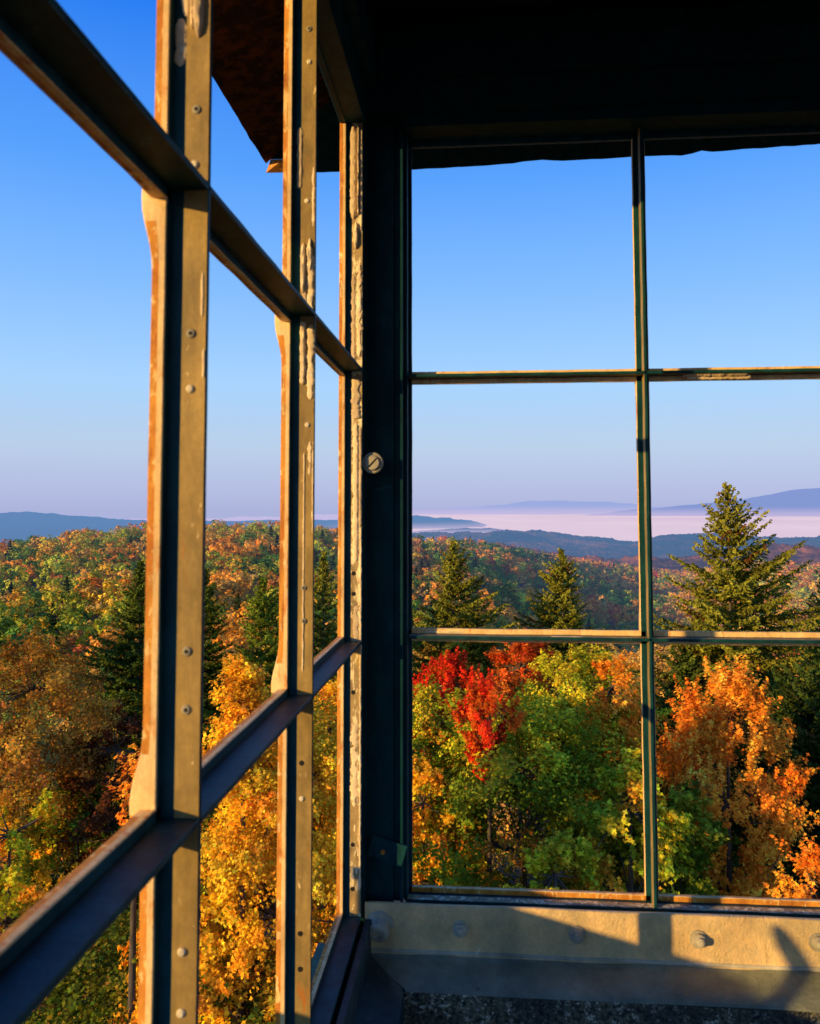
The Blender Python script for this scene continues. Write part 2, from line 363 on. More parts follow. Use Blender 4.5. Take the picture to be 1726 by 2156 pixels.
putty(f3, .1480, .1570, .355, .474, 11, .0042, end=.1); putty(f3, .1450, .1475, .36, .474, 12, .0050, end=.05); putty(f3, .1412, .1440, .34, .47, 13, .0016, end=.05, mats=M_FLAKE)
putty(f3, .1460, .1520, .318, .352, 39, .0060, end=.35, mats=M_FLAKE)
putty(f3, .1418, .1475, .185, .30, 16, .0016, ragged=.9, end=.04, mats=M_FLAKE); putty(f3, .1490, .1545, .17, .29, 40, .0012, ragged=.9)
putty(f3, .1430, .1535, .110, .160, 14, .0026, ragged=.6, end=.05); putty(f3, .1450, .1520, -.06, .105, 15, .0020, ragged=.45, mats=M_FLAKE, end=.03); putty(f3, .1412, .1445, -.02, .10, 41, .0012, ragged=.6, end=.03)
putty(f3, .1409, .1432, -.44, -.02, 17, .0016, ragged=.7, end=.01, mats=M_FLAKE); putty(f3, .145, .153, -.345, -.25, 18, .0010, ragged=.8, mats=M_FLAKE); putty(f3, .144, .1515, -.165, -.112, 19, .0010, ragged=.8)
for k_, (a_, b_, c_) in enumerate([(.1445, .1475, -.422), (.1425, .1450, -.436), (.1430, .1455, -.402), (.1465, .149, -.375)]): putty(f3, a_, b_, c_, c_+.010, 50+k_, .0008, ragged=.8, end=.3, mats=M_FLAKE)
putty(lambda u, t, h: (t, YW+u, ZU-TW-.001-h), .003, .018, .250, .330, 21, .0035, parent=wf, end=.05)
putty(lambda u, t, h: (t, YW+.009-h, ZU-TW-.0035-u), -.002, .0035, .255, .332, 22, .0025, parent=wf, end=.05)
putty(lambda u, t, h: (t, YW+D1-h, ZL+u), .0025, .005, -.07, -.02, 23, .0012, parent=wf, mats=M_PIN); putty(lambda u, t, h: (t, YW+.006+u, ZL+TW+h), -.004, .001, .085, .125, 24, .001, parent=wf, mats=M_PIN)

# corner post: stepped plates, screw, hasp plate, big bolt
mb = MB()
mb.box((-.1435, 1.020, -.468), (-.1064, 1.05, .56)).box((-.1062, 1.0235, -.468), (-.0982, 1.05, .56)).box((-.0980, 1.0165, -.468), (-.0952, 1.0285, .56)).box((-.0979, 1.0288, -.468), (-.0946, 1.05, .56))
mb.box((-.30, 1.0, -.62), (-.1397, 1.06, .56)) if False else None
mb.box((-.169, 1.0, -.60), (-.1397, 1.05, .56))
post = part(mb, 'corner_post', M_POST, jit=.0003, js=30)
mb = MB(); mb.ring((-.1292, .995, .058), (0, -1, 0), [(.006, -.026), (.006, -.0012), (.0128, -.001), (.0128, .0022), (.0118, .0032), (.0100, .0034), (.0098, .0030), (.0094, .0030), (.0092, .0052), (.0078, .0066)], 36, 0)
sl = []  # slot at 45 degrees
cx, cy, cz = -.1292, .995-.0067, .058; a = math.radians(47); dx, dz = math.cos(a), math.sin(a); L_, w_ = .0076, .0009
mb.add([(cx+dx*L_*i-dz*w_*j, cy-k*.0003, cz+dz*L_*i+dx*w_*j) for k in (0, 1) for i, j in ((-1,-1),(1,-1),(1,1),(-1,1))], [(0,1,2,3),(4,7,6,5),(0,4,5,1),(1,5,6,2),(2,6,7,3),(3,7,4,0)], 1)
o = part(mb, 'slotted_screw', [M_SCREW, M_HOLE], post)
def rotbox(mb, c, hx, hy, hz, ang, mi=0):
    ca, sa = math.cos(ang), math.sin(ang); vs = []
    for z in (-hz, hz):
        for x, y in ((-hx,-hy),(hx,-hy),(hx,hy),(-hx,hy)): vs.append((c[0]+x*ca-z*sa, c[1]+y, c[2]+x*sa+z*ca))
    mb.add(vs, [(0,3,2,1),(4,5,6,7),(0,1,5,4),(1,2,6,5),(2,3,7,6),(3,0,4,7)], mi)
mb = MB(); rotbox(mb, (-.1138, 1.0155, -.4065), .0215, .0014, .0125, math.radians(-17)); rotbox(mb, (-.1190, 1.0132, -.4075), .0062, .0010, .0052, math.radians(-17), 0); mb.ring((-.1190, 1.013, -.4075), (0,-1,0), [(.0035, 0), (.0025, .0022)], 12, 1)
o = part(mb, 'latch_plate', [M_INNER, M_RUST], post, jit=.0002)
mb = MB(); rotbox(mb, (-.121, 1.0205, .028), .0135, .0032, .0012, math.radians(14)); o = part(mb, 'seam_strip', M_INNER, post)

# sills: apron plate, sloped ledge, parapet (front and side), bolts
SB = [M_APRON, M_INNER2]
def strip(mb, pts, x0, x1, n, mi, wob=0):
    k = len(pts); vs = []; fs = []
    for i in range(n+1):
        x = x0+(x1-x0)*i/n
        for (y, z) in pts: vs.append((x, y+mnoise.noise(Vector((x*14, y*9, z*20)))*wob, z+mnoise.noise(Vector((x*11, y*9+7, z*20)))*wob))
    for i in range(n):
        for j in range(k-1): a = i*k+j; fs.append((a, a+1, a+k+1, a+k))
    mb.add(vs, fs, mi); return mb
mb = MB(); strip(mb, [(1.05, -.4720), (1.029, -.4722), (.9925, -.4565), (.9908, -.4570), (.99, -.4585), (.99, -.4800), (.99, -.5085), (.9893, -.5102), (.9875, -.5115)], -.137, 1.90, 260, 0, .0012)
sill = part(mb, 'window_sill', SB, label='blistered grey green sill plate with bolts under the front window', smooth=True)
sb = MB(); n = 200; vs = []; fs = []
for i in range(n+1):
    s = i/n; x0 = -.1365; x1 = 1.93
    for j, (y, z) in enumerate([(.9882, -.5112), (.975, -.5148), (.962, -.518), (.938, -.5222), (.936, -.5250)]):
        xa = x0+(.99-y)*.97; xb = x1-(.99-y)*.97; x = xa+(xb-xa)*s
        q = mnoise.noise(Vector((x*12, y*20, 3)))*.0012; vs.append((x, y, z+q))
for i in range(n):
    for j in range(4): a = i*5+j; fs.append((a, a+1, a+6, a+5))
sb.add(vs, fs); ledge = part(sb, 'ledge', M_LEDGE, sill, smooth=True)
mb = MB(); strip(mb, [(.9898, -.5068), (.9882, -.5078), (.9878, -.5092), (.9884, -.5106)], -.135, 1.90, 300, 0, .0013); part(mb, 'edge_highlight', M_BOLT, sill, smooth=True)  # pale strip painted in for the highlight along the sill's bend
def sill_bolt(x, z, r=.0072):
    mb = MB(); mb.ring((x, .99, z), (.06, -1, .04), [(r*1.35, -.001), (r*1.35, .0018), (r*1.0, .0020), (r*.98, .0062), (r*.62, .0070), (r*.60, .0105), (r*.3, .0112)], 6 if False else 12, 0, rot=x*9)
    return part(mb, 'bolt', M_BOLT, sill, jit=.0006, js=140)
for x, z in [(-.0255, -.4815), (.1067, -.4825), (.2417, -.4819), (.371, -.4797), (.506, -.481), (.64, -.481)]: sill_bolt(x, z)
mb = MB(); mb.ring((-.1195, .992, -.4815), (-.05, -1, -.28), [(.0170, -.006), (.0170, .0025), (.0125, .003), (.0122, .0135), (.0095, .015), (.0093, .016), (.006, .0163), (.0058, .013)], 24, 0)
part(mb, 'large_bolt', M_BOLT, sill, jit=.0005, js=120)
mb = MB(); strip(mb, [(.9362, -.525), (.936, -.70), (.936, -1.4)], -.0865, 1.87, 60, 0, .001); mb.box((-.2, .94, -1.42), (1.98, 1.03, -.5245), 1)
par = part(mb, 'parapet', [M_STUCCO, M_INNER], label='rough granular parapet below the front sill')
mb = MB(); mb.box((-.16, -1.15, -1.42), (-.0862, .934, -.5262)); mb.box((-.1645, -1.15, -.54), (-.1608, 1.0, -.477))
part(mb, 'parapet', M_POST, label='dark parapet below the side window')
mb = MB(); mb.box((-.136, -1.1, -.528), (-.1295, .9868, -.4735)).box((-.158, -1.1, -.528), (-.1362, .983, -.4990)); mb.add([(-.1293, -1.1, -.5115), (-.1293, .984, -.5115), (-.0866, .937, -.5255), (-.0866, -1.1, -.5255)], [(0, 1, 2, 3)])
part(mb, 'side_ledge', M_INNER2, jit=.0003)
mb = MB(); mb.box((-.16, -1.25, -1.42), (1.98, -1.14, -.48)); part(mb, 'parapet', M_INNER, label='rear parapet')
mb = MB(); mb.box((1.93, -1.139, -1.42), (2.0, .939, -.48)); part(mb, 'parapet', M_INNER, label='right parapet')
for a_, b_ in (((-.17, -1.16, -.48), (-.094, -1.0, .56)), ((1.862, -1.16, -.48), (1.99, -1.0, .56)), ((1.862, .99, -.46), (1.99, 1.05, .56))): part(MB().box(a_, b_), 'corner_post', M_POST)
mb = MB(); mb.box((-.2, -1.3, -1.47), (2.0, 1.05, -1.423)); part(mb, 'floor', M_FLOOR)

# headers and ceiling
mb = MB(); mb.box((-.165, -1.15, .4765), (-.1385, .9945, .600)); mb.box((-.138, -1.15, .52), (-.125, .9945, .60))
strip_lit = mb; part(mb, 'header', M_INNER, jit=.0004, js=20, label='dark header over the side window')
mb = MB(); mb.box((-.1396, .985, .492), (1.99, 1.055, .60)); mb.box((-.12, .975, .53), (1.95, .9847, .60)); mb.box((XJ, 1.0, .478), (1.86, 1.0285, .4918)).box((XJ, 1.0287, .4842), (1.86, 1.0582, .4919)).box((-.164, 1.0552, .4922), (1.99, 1.0585, .577)); part(mb, 'header', M_POST, jit=.0004, js=20, label='dark header over the front window')
mb = MB(); mb.box((-.165, -1.21, .477), (1.99, -1.13, .60)).box((1.928, -1.129, .477), (1.99, .984, .60)); part(mb, 'header', M_INNER)
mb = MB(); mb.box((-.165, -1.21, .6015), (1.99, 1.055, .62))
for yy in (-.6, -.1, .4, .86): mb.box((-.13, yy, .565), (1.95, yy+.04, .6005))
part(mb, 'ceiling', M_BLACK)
# roof: hip shell with overhang, ragged eave
XE, YE, ZE = -.3232, 1.213, .5245; XR, YB = 2.13, -1.35
mb = MB(); cxr, cyr = (XE+XR)/2, (YE+YB)/2
def edge(a, b, n, ragseed, amp):
    r = []
    for i in range(n):
        s = i/n; p = Vector(a).lerp(Vector(b), s); r.append((p, i))
    return r
def rag(x):
    """ragged bottom of the front fascia"""
    z = float(np.interp(x, [-.33, -.09, .228, .493, 1.2], [.5145, .5125, .5200, .5292, .535]))
    z += .0035*math.exp(-((x-.085)/.03)**2) - .0030*math.exp(-((x-.30)/.035)**2) + .004*math.exp(-((x-.325)/.012)**2)
    if x < -.287: return .5366
    return z + mnoise.noise(Vector((x*45, 2.2, 0)))*.0013 + mnoise.noise(Vector((x*160, 5.2, 0)))*.0006
n = 170; vs = []; fs = []
for i in range(n+1):
    x = XE+(XR-XE)*i/n
    zt = .5380
    vs += [(x, YE, rag(x)), (x, YE+.002, zt), (x*.999+.001, 1.056, .578), (x, YE-.0015, rag(x)+.0005)]
for i in range(n):
    a = 4*i; b_ = a+4; fs += [(a, b_, b_+1, a+1), (a+3, a+2, b_+2, b_+3), (a+3, b_+3, b_, a)]
mb.add(vs, fs, 2)
# side eave and underside
n = 120; vs = []; fs = []
for i in range(n+1):
    y = YE-.0004+(YB-YE)*i/n; s = mnoise.noise(Vector((y*30, 1.7, 0)))*.0010 - (.0012 if i % 9 == 4 else 0)
    vs += [(XE+s, y, .5300), (XE-.001, y, .5395), (-.166, min(y, 1.056), .572)]
for i in range(n): a = 3*i; fs += [(a, a+3, a+4, a+1), (a, a+2, a+5, a+3)]
mb.add(vs, fs, 0)
mb.box((XR-.003, YB, .52), (XR, YE, .54), 0).box((XE, YB-.003, .52), (XR, YB, .54), 0)
mb.add([(XE, YB, .54), (XR, YB, .54), (XR, 1.21, .54), (XE, 1.2125, .54), (cxr, cyr, 1.15)], [(0, 1, 4), (1, 2, 4), (2, 3, 4), (3, 0, 4)], 1)
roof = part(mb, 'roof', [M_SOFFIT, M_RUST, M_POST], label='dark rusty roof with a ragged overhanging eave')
for yy in (.62, .10, -.42):
    mb = MB(); mb.add([(-.166, yy, .568), (-.245, yy, .5485), (-.245, yy+.03, .5485), (-.166, yy+.03, .568), (-.166, yy, .553), (-.245, yy, .5385), (-.245, yy+.03, .5385), (-.166, yy+.03, .553)], [(0,1,2,3),(4,7,6,5),(0,4,5,1),(1,5,6,2),(2,6,7,3)])
    part(mb, 'rafter', M_SOFFIT, roof)
mb = MB(); mb.add([(XE-.001, YE+.0035, .5175), (-.285, YE+.0035, .5165), (-.285, YE+.0035, .538), (XE+.006, YE+.0035, .538), (XE+.030, YE-.02, .5262)], [(0, 1, 2, 3), (0, 3, 4), (0, 4, 1)])
part(mb, 'corner_flashing', M_RUST, roof)
# unseen panel added outside the side window to cast the sill's shadow edge
mb = MB(); mb.box((-.506, -1.3, -1.2), (-.50, .682, -.326)).box((-.512, -1.3, -.338), (-.4995, .682, -.3245)).box((-.52, -1.35, -1.47), (-.175, 1.0, -1.44))
rail = part(mb, 'shadow_panel', M_INNER2, label='unseen sheet steel panel added outside the side window to shade the sill')
mb = MB(); rotbox(mb, (-.503, .375, -.285), .008, .003, .045, 0)
mb = MB(); 
vs = []; fs = []
for i in range(9):
    s = i/8; y = .262+.036*s; z = -.325+.064*s; h = .011 if i < 6 else (.0095 if i == 6 else .007 if i == 7 else .003)
    vs += [(-.506, y-h, z), (-.506, y+h, z), (-.500, y+h, z), (-.500, y-h, z)]
for i in range(8):
    a = 4*i
    for j in range(4): fs.append((a+j, a+(j+1) % 4, a+4+(j+1) % 4, a+4+j))
fs.append((32, 33, 34, 35)); mb.add(vs, fs); part(mb, 'shadow_bracket', M_INNER2, rail)  # unseen piece added to cast the handle shaped shadow on the sill

# ------------------------------------------------------------------ terrain
PXN = np.array([-1600, -900, -300, 0, 150, 300, 500, 600, 700, 870, 1000, 1110, 1250, 1350, 1450, 1600, 1726, 2000, 2600, 4000.])
TOPY = np.array([1120, 1130, 1150, 1142, 1120, 1108, 1104, 1110, 1120, 1136, 1143, 1163, 1184, 1196, 1200, 1172, 1184, 1180, 1190, 1190.])
DCR = np.array([500, 520, 540, 550, 550, 550, 560, 580, 610, 660, 720, 780, 840, 880, 900, 880, 880, 880, 900, 900.])
VD = np.array([200, 200, 200, 200, 200, 200, 210, 220, 230, 250, 290, 330, 380, 420, 440, 430, 420, 420, 420, 420.])
VZ = np.array([-44, -44, -45, -46, -46, -46, -47, -48, -49, -52, -58, -66, -76, -82, -84, -80, -78, -78, -78, -78.])
TREEH = 11.
def ground(x, y):
    r = np.hypot(x, y)+1e-6; p = px_of(x, y); p = np.where((x*F_[0]+y*F_[1]) < 0, np.where(x < 0, -1600, 4000), p); p = np.clip(p, -1600, 4000)
    D = np.interp(p, PXN, DCR); ty = np.interp(p, PXN, TOPY); zc = -(ty-1076)/1744*D - TREEH; vd = np.interp(p, PXN, VD); vz = np.interp(p, PXN, VZ)
    z = np.zeros_like(r)
    near = np.interp(r, [0, 15, 25, 45, 80, 130, 180], [-15, -15.3, -15.8, -18.2, -26, -35, -43])
    s = np.clip((r-150)/(vd-150+1e-6), 0, 1); z = near*(1-s)+vz*s
    q = np.clip((r-vd)/(D-vd), 0, 1); q = q*q*(3-2*q)*.75+q*.25; z = np.where(r > vd, vz*(1-q)+zc*q, z)
    q2 = np.clip((r-D)/420, 0, 1); q2 = q2*q2*(3-2*q2); z = np.where(r > D, zc*(1-q2)+(-150)*q2, z)
    q3 = np.clip((r-2600)/4000, 0, 1); z = np.where(r > 2600, -150-80*q3-(r/1000)**2*.14, z)
    u = np.clip((r-120)/150, 0, 1)*np.clip((1600-r)/600, 0, 1)
    z = z + u*(3.0*np.sin(x*.021+1.3)*np.cos(y*.017)+1.6*np.sin(x*.06)*np.sin(y*.05+2))*np.clip(abs(r-D)/150, .25, 1)
    return z
def polar(rs, a0, a1, na, fn, name, m, smooth=True, colors=None):
    an = np.linspace(a0, a1, na); Rr, Aa = np.meshgrid(rs, an, indexing='ij'); ang = Aa+YAW
    X = -np.sin(ang)*Rr; Y = np.cos(ang)*Rr
    Z = fn(X, Y, Rr, Aa); V = np.stack([X, Y, Z], -1).reshape(-1, 3); nr = len(rs)
    i, j = np.meshgrid(np.arange(nr-1), np.arange(na-1), indexing='ij'); a = (i*na+j).ravel()
    f = np.stack([a, a+na, a+na+1, a+1], 1)
    me = np_mesh(name, V, [f], colors=None, smooth=smooth); o = link(name, me, m); return o
def groundmat():
    m, nt, b = mat('forest floor')
    c = mix(nt, cramp(nt, noise(nt, .25, 8, .7), [(.35, 0.), (.65, 1.)]), (.012, .016, .006), (.055, .038, .014)); nt.links.new(c, b.inputs['Base Color']); b.inputs['Roughness'].default_value = 1
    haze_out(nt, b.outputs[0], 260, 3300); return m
rs = np.concatenate([np.linspace(.5, 60, 40), np.linspace(64, 1700, 260), np.geomspace(1750, 90000, 40)])
g = polar(rs, -math.pi, math.pi, 361, lambda X, Y, R, Aq: ground(X, Y), 'ground', groundmat()); tag(g, kind='structure', label='leaf strewn forest floor falling away below the tower', cat='ground')

# ------------------------------------------------------------------ far hills and the fog bank
def fbm1(x, y, s, o=5, amp=1.):
    out = np.zeros_like(x); a = 1.; f = s
    rs_ = np.random.default_rng(int(s*1e7) % 9973)
    for k in range(o):
        p1, p2, p3, p4 = rs_.uniform(0, 6.28, 4)
        out += a*(np.sin(x*f+p1+1.7*np.sin(y*f*.6+p3))*np.cos(y*f*1.1+p2+1.3*np.sin(x*f*.7+p4))); a *= .55; f *= 2.03
    return out*amp
def hillmat(name, c1, c2, hz, mx, scale, hazecol=HAZE, c3=None, foot=None):
    m, nt, b = mat(name)
    n1 = noise(nt, scale, 9, .72); n2 = noise(nt, scale*.12, 4, .6)
    c = mix(nt, cramp(nt, n1, [(.38, 0.), (.62, 1.)]), c1, c2)
    if c3: c = mix(nt, cramp(nt, n2, [(.48, 0.), (.58, 1.)]), c, mix(nt, cramp(nt, n1, [(.4, 0.), (.6, 1.)]), tuple(v*.5 for v in c3), c3))
    nt.links.new(c, b.inputs['Base Color']); b.inputs['Roughness'].default_value = 1; b.inputs['Specular IOR Level'].default_value = 0
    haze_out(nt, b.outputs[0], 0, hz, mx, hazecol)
    if foot:  # haze over the lower slopes, painted in as emission by height
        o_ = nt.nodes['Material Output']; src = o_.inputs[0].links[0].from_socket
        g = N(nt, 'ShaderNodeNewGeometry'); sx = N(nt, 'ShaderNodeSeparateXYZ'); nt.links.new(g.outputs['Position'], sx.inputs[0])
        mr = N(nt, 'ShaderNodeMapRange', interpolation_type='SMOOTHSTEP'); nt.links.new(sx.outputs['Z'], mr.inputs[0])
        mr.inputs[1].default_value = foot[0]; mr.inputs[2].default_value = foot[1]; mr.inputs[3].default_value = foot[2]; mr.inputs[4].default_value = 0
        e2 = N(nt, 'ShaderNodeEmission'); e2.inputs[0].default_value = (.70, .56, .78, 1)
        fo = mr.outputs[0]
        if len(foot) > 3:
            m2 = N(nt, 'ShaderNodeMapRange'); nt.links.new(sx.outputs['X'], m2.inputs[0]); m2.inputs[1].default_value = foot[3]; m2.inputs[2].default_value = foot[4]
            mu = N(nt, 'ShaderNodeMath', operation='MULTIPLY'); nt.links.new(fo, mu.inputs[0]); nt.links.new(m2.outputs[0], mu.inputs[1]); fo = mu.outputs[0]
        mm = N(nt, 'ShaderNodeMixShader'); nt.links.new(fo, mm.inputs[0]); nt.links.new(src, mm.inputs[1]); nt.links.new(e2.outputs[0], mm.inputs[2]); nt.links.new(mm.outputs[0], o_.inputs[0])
    return m
def ridge(name, dist, depth, pxs, ys, base, mt, label, bumpamp, na, nr, a0=-.62, a1=.62, cell=None, group=None):
    pxs = np.array(pxs, float); ys = np.array(ys, float)
    crest = -(ys-1076)/1744*dist
    def fn(X, Y, R, Aq):
        # Aq positive is to the left
        p = 863-CF*np.tan(Aq)
        zc = np.interp(p, pxs, crest)
        k = 41 if na > 300 else 9
        zc = np.stack([np.convolve(np.pad(r_, k//2, mode='edge'), np.hanning(k+2)[1:-1]/np.hanning(k+2).sum(), 'valid') for r_ in zc])
        q = np.clip(1-np.abs(R-dist)/depth, 0, 1); q = q*q*(3-2*q)
        z = base+(zc-base)*q
        z += fbm1(X, Y, 9/depth, 5, bumpamp)*q*(.35+.65*(np.abs(R-dist)/depth > .04))
        if cell is not None: z += np.abs(fbm1(X, Y, cell[0], 4, cell[1]))*(q > 0)
        return z
    o = polar(np.linspace(dist-depth, dist+depth*.6, nr), a0, a1, na, fn, name, mt, smooth=True); tag(o, label, 'hills', kind='structure'); return o
# wooded blue hill beyond the near ridge, 2.6 km
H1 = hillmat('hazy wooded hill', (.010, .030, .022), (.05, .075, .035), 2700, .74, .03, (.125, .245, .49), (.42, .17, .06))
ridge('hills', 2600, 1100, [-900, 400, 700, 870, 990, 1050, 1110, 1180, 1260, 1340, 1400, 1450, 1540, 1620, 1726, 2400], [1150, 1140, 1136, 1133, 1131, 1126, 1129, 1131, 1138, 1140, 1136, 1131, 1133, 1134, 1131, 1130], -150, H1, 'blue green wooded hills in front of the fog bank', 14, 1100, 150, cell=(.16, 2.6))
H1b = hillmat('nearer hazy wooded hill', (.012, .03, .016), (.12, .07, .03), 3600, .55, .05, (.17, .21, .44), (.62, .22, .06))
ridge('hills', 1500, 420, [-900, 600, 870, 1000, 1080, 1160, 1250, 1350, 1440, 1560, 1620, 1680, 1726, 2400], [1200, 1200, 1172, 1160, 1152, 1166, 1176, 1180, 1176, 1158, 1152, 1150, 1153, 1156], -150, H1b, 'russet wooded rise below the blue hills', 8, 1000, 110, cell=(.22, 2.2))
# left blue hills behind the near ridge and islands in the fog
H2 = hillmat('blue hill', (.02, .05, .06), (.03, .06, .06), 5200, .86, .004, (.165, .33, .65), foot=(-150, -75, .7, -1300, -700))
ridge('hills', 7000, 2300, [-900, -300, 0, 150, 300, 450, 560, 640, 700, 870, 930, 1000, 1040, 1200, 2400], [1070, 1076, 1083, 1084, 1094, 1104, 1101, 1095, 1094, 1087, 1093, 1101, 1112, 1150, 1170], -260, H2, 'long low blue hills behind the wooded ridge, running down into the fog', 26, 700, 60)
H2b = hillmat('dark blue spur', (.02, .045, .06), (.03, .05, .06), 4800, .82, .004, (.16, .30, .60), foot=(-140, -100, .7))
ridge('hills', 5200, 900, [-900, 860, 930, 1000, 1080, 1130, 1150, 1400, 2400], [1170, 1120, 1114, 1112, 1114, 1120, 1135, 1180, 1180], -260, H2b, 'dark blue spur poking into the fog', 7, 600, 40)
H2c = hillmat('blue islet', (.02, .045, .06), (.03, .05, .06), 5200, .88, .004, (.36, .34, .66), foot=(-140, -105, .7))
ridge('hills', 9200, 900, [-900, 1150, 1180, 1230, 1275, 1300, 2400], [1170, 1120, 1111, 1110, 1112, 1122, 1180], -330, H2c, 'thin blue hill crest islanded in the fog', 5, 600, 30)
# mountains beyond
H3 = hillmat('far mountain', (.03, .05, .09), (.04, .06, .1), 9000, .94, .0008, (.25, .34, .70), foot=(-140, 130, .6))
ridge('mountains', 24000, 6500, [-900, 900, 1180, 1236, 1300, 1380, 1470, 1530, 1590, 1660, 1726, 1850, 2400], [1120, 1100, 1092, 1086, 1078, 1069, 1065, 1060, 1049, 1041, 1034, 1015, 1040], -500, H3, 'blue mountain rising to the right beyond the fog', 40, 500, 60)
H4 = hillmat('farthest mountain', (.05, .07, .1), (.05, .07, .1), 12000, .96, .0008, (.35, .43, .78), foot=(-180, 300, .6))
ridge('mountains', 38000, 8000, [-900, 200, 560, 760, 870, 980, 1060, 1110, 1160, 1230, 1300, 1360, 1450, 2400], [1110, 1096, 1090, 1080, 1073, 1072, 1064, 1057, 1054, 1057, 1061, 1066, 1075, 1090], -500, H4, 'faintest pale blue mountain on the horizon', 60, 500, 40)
# fog bank filling the valley
m, nt, b = mat('valley fog'); b.inputs['Roughness'].default_value = 1; b.inputs['Specular IOR Level'].default_value = 0
c = mix(nt, cramp(nt, noise(nt, .00035, 6, .6, stretch(nt, 1, .35, 1)), [(.3, 0.), (.7, 1.)]), (.82, .64, .78), (.98, .78, .88))
nt.links.new(c, b.inputs['Base Color']); b.inputs['Base Color'].default_value = (.8, .7, .7, 1)
em = N(nt, 'ShaderNodeEmission'); nt.links.new(c, em.inputs[0]); em.inputs[1].default_value = .92
ms = N(nt, 'ShaderNodeMixShader'); ms.inputs[0].default_value = .82; nt.links.new(b.outputs[0], ms.inputs[1]); nt.links.new(em.outputs[0], ms.inputs[2]); nt.links.new(ms.outputs[0], nt.nodes['Material Output'].inputs[0])
fog = polar(np.concatenate([np.linspace(3300, 12000, 120), np.linspace(12200, 30000, 60)]), -.62, .62, 500, lambda X, Y, R, Aq: -128+fbm1(X, Y, .0011, 5, 3.0)-np.clip((Aq-.035)/.06, 0, 1)**2*500, 'fog_bank', m)
tag(fog, 'pinkish white bank of fog filling the valley', 'fog', kind='structure')

# ------------------------------------------------------------------ vegetation
T_QUAD = np.array([[-.5, 0, 0], [0, .28, .04], [.5, 0, 0], [0, -.28, .04]])
T_LEAF = np.array([[-.5, 0, 0], [-.22, .16, .03], [-.12, .46, .0], [.14, .2, .05], [.5, .0, 0], [.14, -.2, .05], [-.12, -.46, .0], [-.22, -.16, .03]])
T_NEED = np.array([[-.5, -.16, 0], [.3, -.2, .0], [.5, 0, .02], [.3, .2, 0], [-.5, .16, 0]])
def frames(nrm, rg, tdir=None):
    nrm = nrm/(np.linalg.norm(nrm, axis=1, keepdims=True)+1e-9)
    t = rg.normal(size=nrm.shape) if tdir is None else tdir
    t = t-nrm*(t*nrm).sum(1, keepdims=True); t /= np.linalg.norm(t, axis=1, keepdims=True)+1e-9
    return t, np.cross(nrm, t), nrm
def cards(cen, nrm, size, tmpl, rg, tdir=None):
    t, b, n = frames(nrm, rg, tdir); size = np.asarray(size).reshape(-1, 1, 1)
    K = len(tmpl)
    v = cen[:, None, :]+size*(tmpl[None, :, 0:1]*t[:, None, :]+tmpl[None, :, 1:2]*b[:, None, :]+tmpl[None, :, 2:3]*n[:, None, :])
    f = np.arange(len(cen)*K).reshape(-1, K)
    return v.reshape(-1, 3), f
def tube_mesh(paths, n=6):
    """paths: list of (pts (m,3), radii (m))"""
    V = []; Fs = []; base = 0
    for pts, rad in paths:
        pts = np.asarray(pts); m = len(pts); d = np.gradient(pts, axis=0); d /= np.linalg.norm(d, axis=1, keepdims=True)+1e-9
        ref = np.where(np.abs(d[:, 2:3]) > .9, np.array([[1., 0, 0]]), np.array([[0, 0, 1.]])); u = np.cross(d, ref); u /= np.linalg.norm(u, axis=1, keepdims=True)+1e-9; v = np.cross(d, u)
        a = np.arange(n)*2*np.pi/n
        ring = pts[:, None]+np.asarray(rad)[:, None, None]*(np.cos(a)[None, :, None]*u[:, None]+np.sin(a)[None, :, None]*v[:, None])
        V.append(ring.reshape(-1, 3)); i, j = np.meshgrid(np.arange(m-1), np.arange(n), indexing='ij'); j2 = (j+1) % n
        Fs.append(np.stack([base+i*n+j, base+i*n+j2, base+(i+1)*n+j2, base+(i+1)*n+j], -1).reshape(-1, 4)); base += m*n
    return np.concatenate(V), np.concatenate(Fs)
def bez(a, b, c, n=6):
    s = np.linspace(0, 1, n)[:, None]; return (1-s)**2*a+2*s*(1-s)*b+s*s*c

